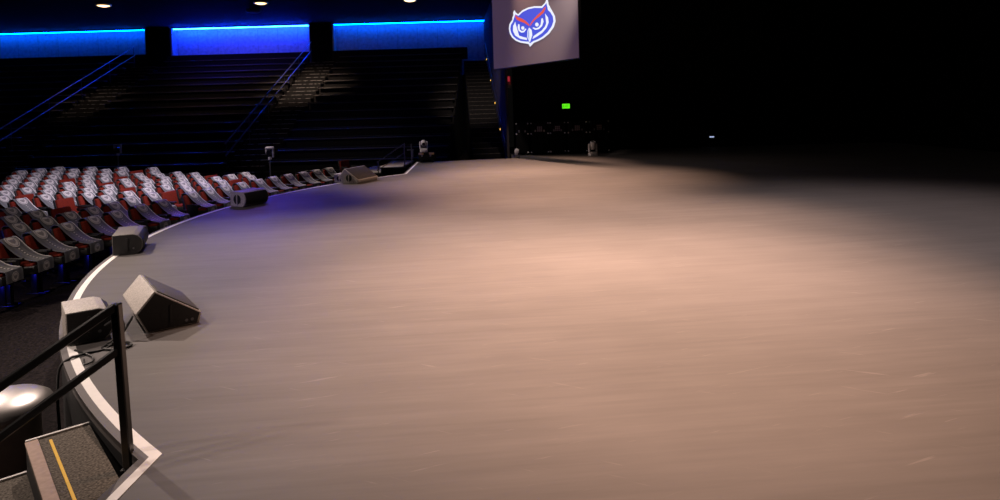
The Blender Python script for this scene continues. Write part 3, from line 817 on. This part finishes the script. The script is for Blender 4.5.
t = thing('status_light', 'tiny cool white status light in darkness beyond right side of stage', 'light', (9.33, 28.22, 0.44))
obj('housing', lambda bm: box(bm, (0, .04, 0), (.32, .08, .14), .01), M['blackmetal'], t)
obj('lens', lambda bm: box(bm, (0, -.004, 0), (.20, .012, .045), .004), E_IND, t)

# ------------------------------------------------------------------ light
def spot(name, loc, tgt, power, col, size=60, blend=.6, rad=.12):
    l = bpy.data.lights.new(name, 'SPOT'); l.energy = power; l.color = col
    l.spot_size = math.radians(size); l.spot_blend = blend; l.shadow_soft_size = rad
    o = bpy.data.objects.new(name, l); COL.objects.link(o); o.location = loc
    o.rotation_euler = (Vector(tgt) - Vector(loc)).to_track_quat('-Z', 'Y').to_euler()
    return o
WARM = (1., .60, .42)
NEUT = (1., .80, .70)
spot('wash', (1.3, 6., 9.5), (1.3, 6.4, 0), 13800, WARM, 56, 1.)
spot('wash', (1.2, 10.5, 9.5), (1.2, 10.5, 0), 13000, WARM, 64, 1.)
spot('wash', (.9, 18., 9.5), (1.0, 17.5, 0), 14000, WARM, 62, 1.)
spot('wash', (.6, 24., 9.5), (.8, 22.2, 0), 7500, WARM, 48, 1.)
spot('wash', (5.0, 9.5, 9.5), (5.4, 10., 0), 3000, (1., .80, .80), 76, 1.)
spot('rear_fill', (2., 19., 7.5), (2.2, 26.6, .8), 1500, (1., .8, .7), 36, 1.)  # added fill that brightens the road cases and the floor moving light
# front of house keys
spot('front_key', (-4.7, 11.3, 8.2), (-2., 6.5, 0), 1900, NEUT, 72, .8, .04)
spot('front_key', (-12., 11.7, 9.0), (-1.5, 8.5, 0), 6800, NEUT, 48, .9, .04)
spot('front_key', (-12., 1., 8.0), (-2.5, 8.5, 0), 3400, NEUT, 56, .9, .06)
spot('front_key', (-13., 20., 8.5), (-3.8, 20.5, 0), 5600, NEUT, 50, .9, .06)
# house light over the seats, blue effects lights
spot('seat_light', (-5., 11., 9.), (-10.4, 17.9, 0), 8000, (.90, .79, 1.), 42, 1., .1)
spot('seat_light', (-3.5, 5., 8.), (-8.2, 11.4, 0), 700, (1., .80, .74), 50, 1., .1)
spot('blue_effect', (-9.5, 24., 8.), (-5.6, 16.2, 0), 1500, (.30, .13, 1.), 40, 1., .05)
spot('blue_effect', (-9.8, 4.5, .5), (-7.2, 15., -.1), 350, (.03, .03, 1.), 40, .6, .05)
spot('bleacher_fill', (-11.0, 32., 7.5), (-11.0, 35.8, 3.4), 1900, (1., .72, .52), 58, 1., .2)
spot('bleacher_blue_fill', (-16.5, 33.5, 7.5), (-16.5, 40.5, 4.8), 900, (.10, .05, 1.), 80, 1., .2)  # added violet spot that puts blue on the bench fronts
spot('bleacher_fill', (-15.5, 29., 7.4), (-15., 36., 3.), 320, (1., .62, .48), 80, 1., .2)  # added lamp standing in for warm stage spill on the middle rows
spot('bleacher_fill', (-6., 21., 5.), (-7.5, 28., .3), 260, (1., .82, .74), 50, 1., .2)  # added warm spot that lifts the lowest bench lines
spot('bleacher_fill', (-22.2, 32., 7.5), (-22.2, 34.5, 3.), 400, (1., .72, .52), 56, .9, .2)
spot('bleacher_fill', (-1.4, 24.5, 6.), (-1.0, 34., 2.), 1300, (1., .80, .66), 34, 1., .2)  # added spot from the front that brightens the right-end stair treads

w = bpy.data.worlds.new('world'); SC.world = w; w.use_nodes = True
w.node_tree.nodes['Background'].inputs['Color'].default_value = (.5, .45, .42, 1)
w.node_tree.nodes['Background'].inputs['Strength'].default_value = .004

vs_ = SC.view_settings
SC.display_settings.display_device = 'sRGB'
vs_.view_transform = 'Standard'; vs_.look = 'None'; vs_.exposure = 0.; vs_.gamma = 1.; vs_.use_curve_mapping = False
SC.cycles.use_denoising = True
SC.cycles.max_bounces = 5
